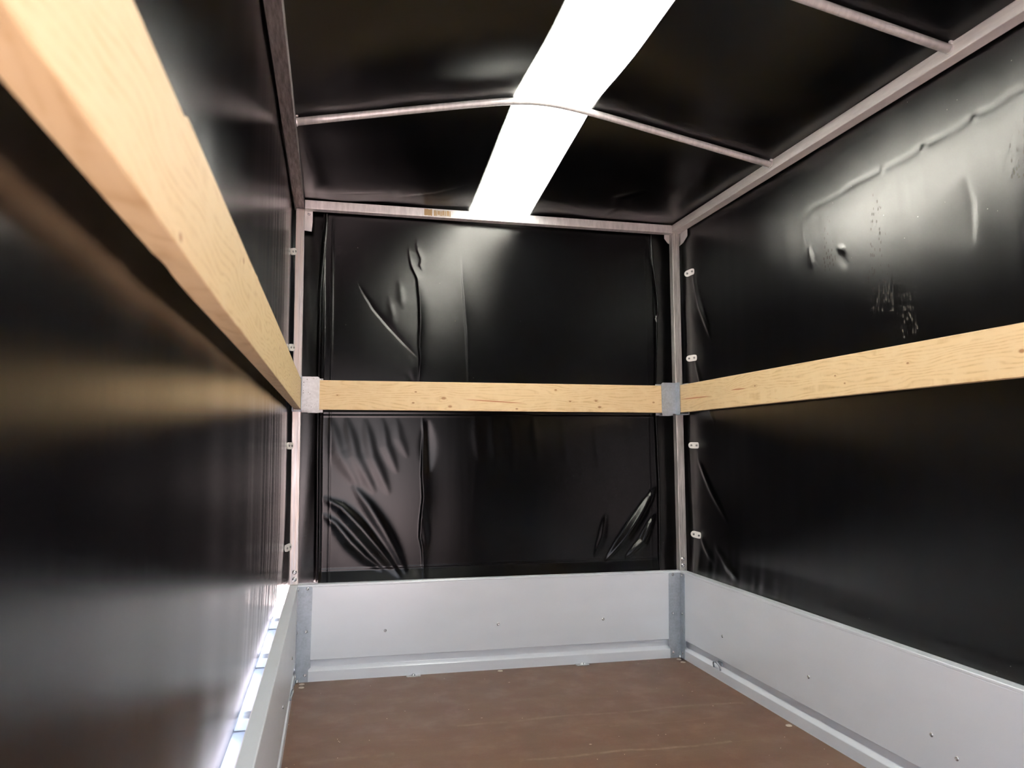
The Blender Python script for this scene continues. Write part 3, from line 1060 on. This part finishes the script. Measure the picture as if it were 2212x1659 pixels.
for side, label in ((1, 'long square aluminium tube along the top of the right wall'), (-1, 'long dark-stained square tube along the top of the left wall')):
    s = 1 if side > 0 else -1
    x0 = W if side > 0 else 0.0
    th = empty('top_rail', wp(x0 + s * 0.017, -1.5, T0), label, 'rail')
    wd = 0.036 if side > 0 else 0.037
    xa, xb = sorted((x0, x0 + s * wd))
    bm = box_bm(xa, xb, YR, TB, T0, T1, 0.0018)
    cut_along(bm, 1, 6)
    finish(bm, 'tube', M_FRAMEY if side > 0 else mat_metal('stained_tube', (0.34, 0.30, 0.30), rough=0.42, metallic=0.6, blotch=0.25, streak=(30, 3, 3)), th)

# ------------------------------------------------------------------ roof bows
BLAB = ('thin bent aluminium tube crossing the white roof strip, nearest the far end', 'bent aluminium roof tube at the upper right, cut off by the top edge')
for k, yb in enumerate(BOWS[:2]):
    th = empty('roof_bow', wp(0.75, yb, 1.76), BLAB[k], 'roof bow')
    xx = np.concatenate([np.linspace(0.0, 0.58, 7), np.linspace(0.61, 0.86, 16), np.linspace(0.92, 1.5, 7)])
    bm = tube(bmesh.new(), [(float(x), yb, float(bow_z(x))) for x in xx], 0.0108, 20)
    finish(bm, 'tube', M_FRAME, th, smooth=True)
    for x_, s_ in ((1.5, 1), (0.0, -1)):
        bm = tube(bmesh.new(), [(x_ - s_ * 0.0035, yb, float(bow_z(x_))), (x_ - s_ * 0.0002, yb, float(bow_z(x_)) - 0.0006)], 0.0122, 20)
        box_bm(*sorted((x_ - s_ * 0.006, x_ + s_ * 0.004)), yb - 0.012, yb - 0.004, T1 - 0.006, T1 + 0.0045, 0.001, 1, bm)
        finish(bm, 'weld_collar', M_FRAME, th)

# ------------------------------------------------------------------ wooden planks
bm = box_bm(0.004, W - 0.004, 0.0015, 0.0255, B0, B1, 0.0014)
cut_along(bm, 0, 8)
tag(finish(bm, 'wooden_plank', WOODB, loc=(0, 0, 0)), 'pale spruce plank across the far end, held between two zinc brackets', 'plank')
bm = box_bm(W + 0.0015, W + 0.0255, YR + 0.02, -0.004, B0, B1, 0.0014)
cut_along(bm, 1, 8)
tag(finish(bm, 'wooden_plank', WOODR), 'pale spruce plank along the right tarpaulin wall', 'plank')
# the left plank is the closest thing to the camera; its arrises are knocked in two places
bm = box_bm(-0.0245, -0.0005, YR + 0.02, -0.004, B0, B1, 0.0013)
cut_along(bm, 1, 240)
for v in bm.verts:
    y, z = v.co.y, v.co.z
    if z > B1 - 0.002:
        if y < -2.285:
            v.co.z -= 0.0055 * min(1.0, (-2.285 - y) / 0.012)
        v.co.z += 0.0016 * math.exp(-((y + 1.72) / 0.012) ** 2)
        v.co.z += 0.003 * math.exp(-((y + 1.2) / 0.5) ** 2)
    if z < B0 + 0.002 and v.co.x < -0.02:
        v.co.z += 0.0022 * math.exp(-((y + 2.235) / 0.03) ** 2)
    if z < B0 + 0.003:
        v.co.z += 0.006 * max(0.0, min(1.0, (-2.1 - y) / 0.5))
tag(finish(bm, 'wooden_plank', WOODL), 'wide blurred spruce plank close to the camera along the left wall', 'plank')

# ------------------------------------------------------------------ tarpaulin fasteners


def clip_mesh():
    bm = bmesh.new()
    L, Wd, T = 0.0235, 0.0125, 0.005
    pts = []
    for k in range(13):
        a = -PI / 2 + PI * k / 12
        pts.append((L - Wd + Wd * math.cos(a), Wd * math.sin(a)))
    for k in range(13):
        a = PI / 2 + PI * k / 12
        pts.append((-L + Wd + Wd * math.cos(a), Wd * math.sin(a)))
    prism(bm, pts, lambda a, b, t: (a, b, t), 0.0, T)
    es = [e for e in bm.edges if abs(e.verts[0].co.z - T) < 1e-6 and abs(e.verts[1].co.z - T) < 1e-6]
    bmesh.ops.bevel(bm, geom=es, offset=0.0018, segments=2, affect='EDGES')
    bmesh.ops.recalc_face_normals(bm, faces=bm.faces)
    me = bpy.data.meshes.new('fastener_plate')
    bm.to_mesh(me)
    bm.free()
    me.materials.append(M_CLIP)
    return me


CLIP = clip_mesh()
PIN = lathe_mesh('pin', [(0, 0.0045), (0.0042, 0.0045), (0.0042, 0.0066), (0.0030, 0.0074), (0, 0.0076)], M_PIN, 14)
STEM = lathe_mesh('stem', [(0, 0.001), (0.008, 0.001), (0.008, -0.016), (0, -0.016)], M_PIN, 14)


def fastener(loc, rotz, tilt, label, grp):
    th = empty('tarpaulin_fastener', loc, label, 'fastener', grp)
    th.rotation_euler = (PI / 2, tilt, rotz)
    th.rotation_mode = 'XYZ'
    m = Matrix.Rotation(rotz, 4, 'Z') @ Matrix.Rotation(PI / 2, 4, 'X') @ Matrix.Rotation(tilt, 4, 'Z')
    th.rotation_euler = m.to_euler()
    link_mesh('plate', CLIP, None, th)
    link_mesh('stem', STEM, None, th)
    for k in (-1, 1):
        p = link_mesh('pin', PIN, None, th)
        p.location = (k * 0.0105, 0, 0)
    return th


RT = ((1.556, 0.33, 'topmost white oval fastener on the right tarpaulin near the corner post'),
      (1.203, 0.10, 'white oval fastener on the right tarpaulin, just above the wooden plank'),
      (0.850, -0.02, 'white oval fastener on the right tarpaulin, just below the wooden plank'),
      (0.495, -0.20, 'lowest white oval fastener on the right tarpaulin above the grey board'))
for z_, tl, lab in RT:
    fastener((1.5325 + wdx(z_), -0.088, z_ + 0.002), -math.radians(42), tl, lab, 'white fasteners on the right tarpaulin')
LT = ((1.560, 0.3, 'topmost small white fastener on the left tarpaulin beside the post'),
      (1.204, 0.1, 'small white fastener on the left tarpaulin just above the near plank'),
      (0.847, 0.0, 'small white fastener on the left tarpaulin just below the near plank'),
      (0.486, 0.1, 'lowest small white fastener on the left tarpaulin beside the post'))
for z_, tl, lab in LT:
    fastener((-0.0365 + wdx(z_), -0.045, z_ - 0.002), math.radians(66), tl, lab, 'white fasteners on the left tarpaulin')

# ------------------------------------------------------------------ floor fittings
for k, (x_, lab) in enumerate(((0.423, 'small square steel clamp plate on the floor under the far board, left one'), (1.0777, 'small square steel clamp plate on the floor under the far board, right one'))):
    th = empty('clamp_plate', (x_ + 0.003, -0.008, 0.0), lab, 'clamp plate', 'clamp plates at the foot of the far board')
    bm = bmesh.new()
    q = [(-0.026, 0.004), (-0.026, -0.020), (-0.023, -0.024), (0.023, -0.024), (0.026, -0.020), (0.026, 0.004)]
    prism(bm, q, lambda a, b, t: (x_ + a + 0.003, b, t), 0.0002, 0.0026)
    finish(bm, 'plate', M_ZINCS, th, warp=False)
    o = link_mesh('bolt', BOLT, None, th)
    o.location = (0.0, -0.003, 0.0026)
for x_, y_, lab in ((0.7487, -0.0226, 'flush bolt head in the floor near the middle of the far board'),
                    (1.4774, -0.0277, 'flush bolt head in the right far floor corner, against the corner plate'),
                    (1.4758, -0.0679, 'flush bolt head in the right far floor corner, the nearer of two'),
                    (1.4793, -0.7727, 'worn flush bolt head in the floor beside the right board'),
                    (0.0262, -0.0242, 'flush bolt head in the left far floor corner, against the corner plate'),
                    (0.0261, -0.0618, 'flush bolt head in the left far floor corner, the nearer of two')):
    o = bpy.data.objects.new('floor_bolt', COACH)
    COL.objects.link(o)
    o.location = (x_ + 0.003, y_, 0.0009)
    tag(o, lab, 'bolt', 'bolt heads let into the floor')
for x_, lab in ((0.0085, 'shiny dome nut standing at the foot of the left corner plate'), (W - 0.0085, 'shiny dome nut standing at the foot of the right corner plate')):
    bm = bmesh.new()
    bmesh.ops.create_uvsphere(bm, u_segments=16, v_segments=10, radius=0.0065)
    for v in bm.verts:
        v.co.z = max(v.co.z * 1.5, -0.004) + 0.0045
    o = finish(bm, 'dome_nut', M_RIVET, warp=False, smooth=True)
    o.location = (x_ + 0.003, -0.0105, 0.0)
    tag(o, lab, 'nut')

# ------------------------------------------------------------------ outer flange in the gap on the left
bm = bmesh.new()
q = [(-0.030, 0.300), (-0.110, 0.296), (-0.116, 0.290), (-0.116, 0.270), (-0.114, 0.270), (-0.113, 0.288), (-0.108, 0.293), (-0.030, 0.297)]
prism(bm, q, lambda a, b, t: (a, t, b), -0.12, YR)
cut_along(bm, 1, 8)
tag(finish(bm, 'outer_flange', M_BRIGHT), 'bright aluminium flange outside the left board, seen through the gap below the tarpaulin', 'flange')
for y_, lab in ((-0.46, 'zinc cleat on the outer flange, farthest from the camera'), (-0.87, 'zinc cleat on the outer flange, middle one'), (-1.30, 'zinc cleat on the outer flange, nearest the camera')):
    bm = bmesh.new()
    q = [(-0.030, 0.3005), (-0.070, 0.3005), (-0.070, 0.310), (-0.058, 0.322), (-0.034, 0.322), (-0.030, 0.316)]
    prism(bm, q, lambda a, b, t: (a, t, b), y_ - 0.022, y_ + 0.022)
    tag(finish(bm, 'cleat', M_ZINC, loc=(-0.05, y_, 0.30)), lab, 'cleat', 'cleats on the outer flange')
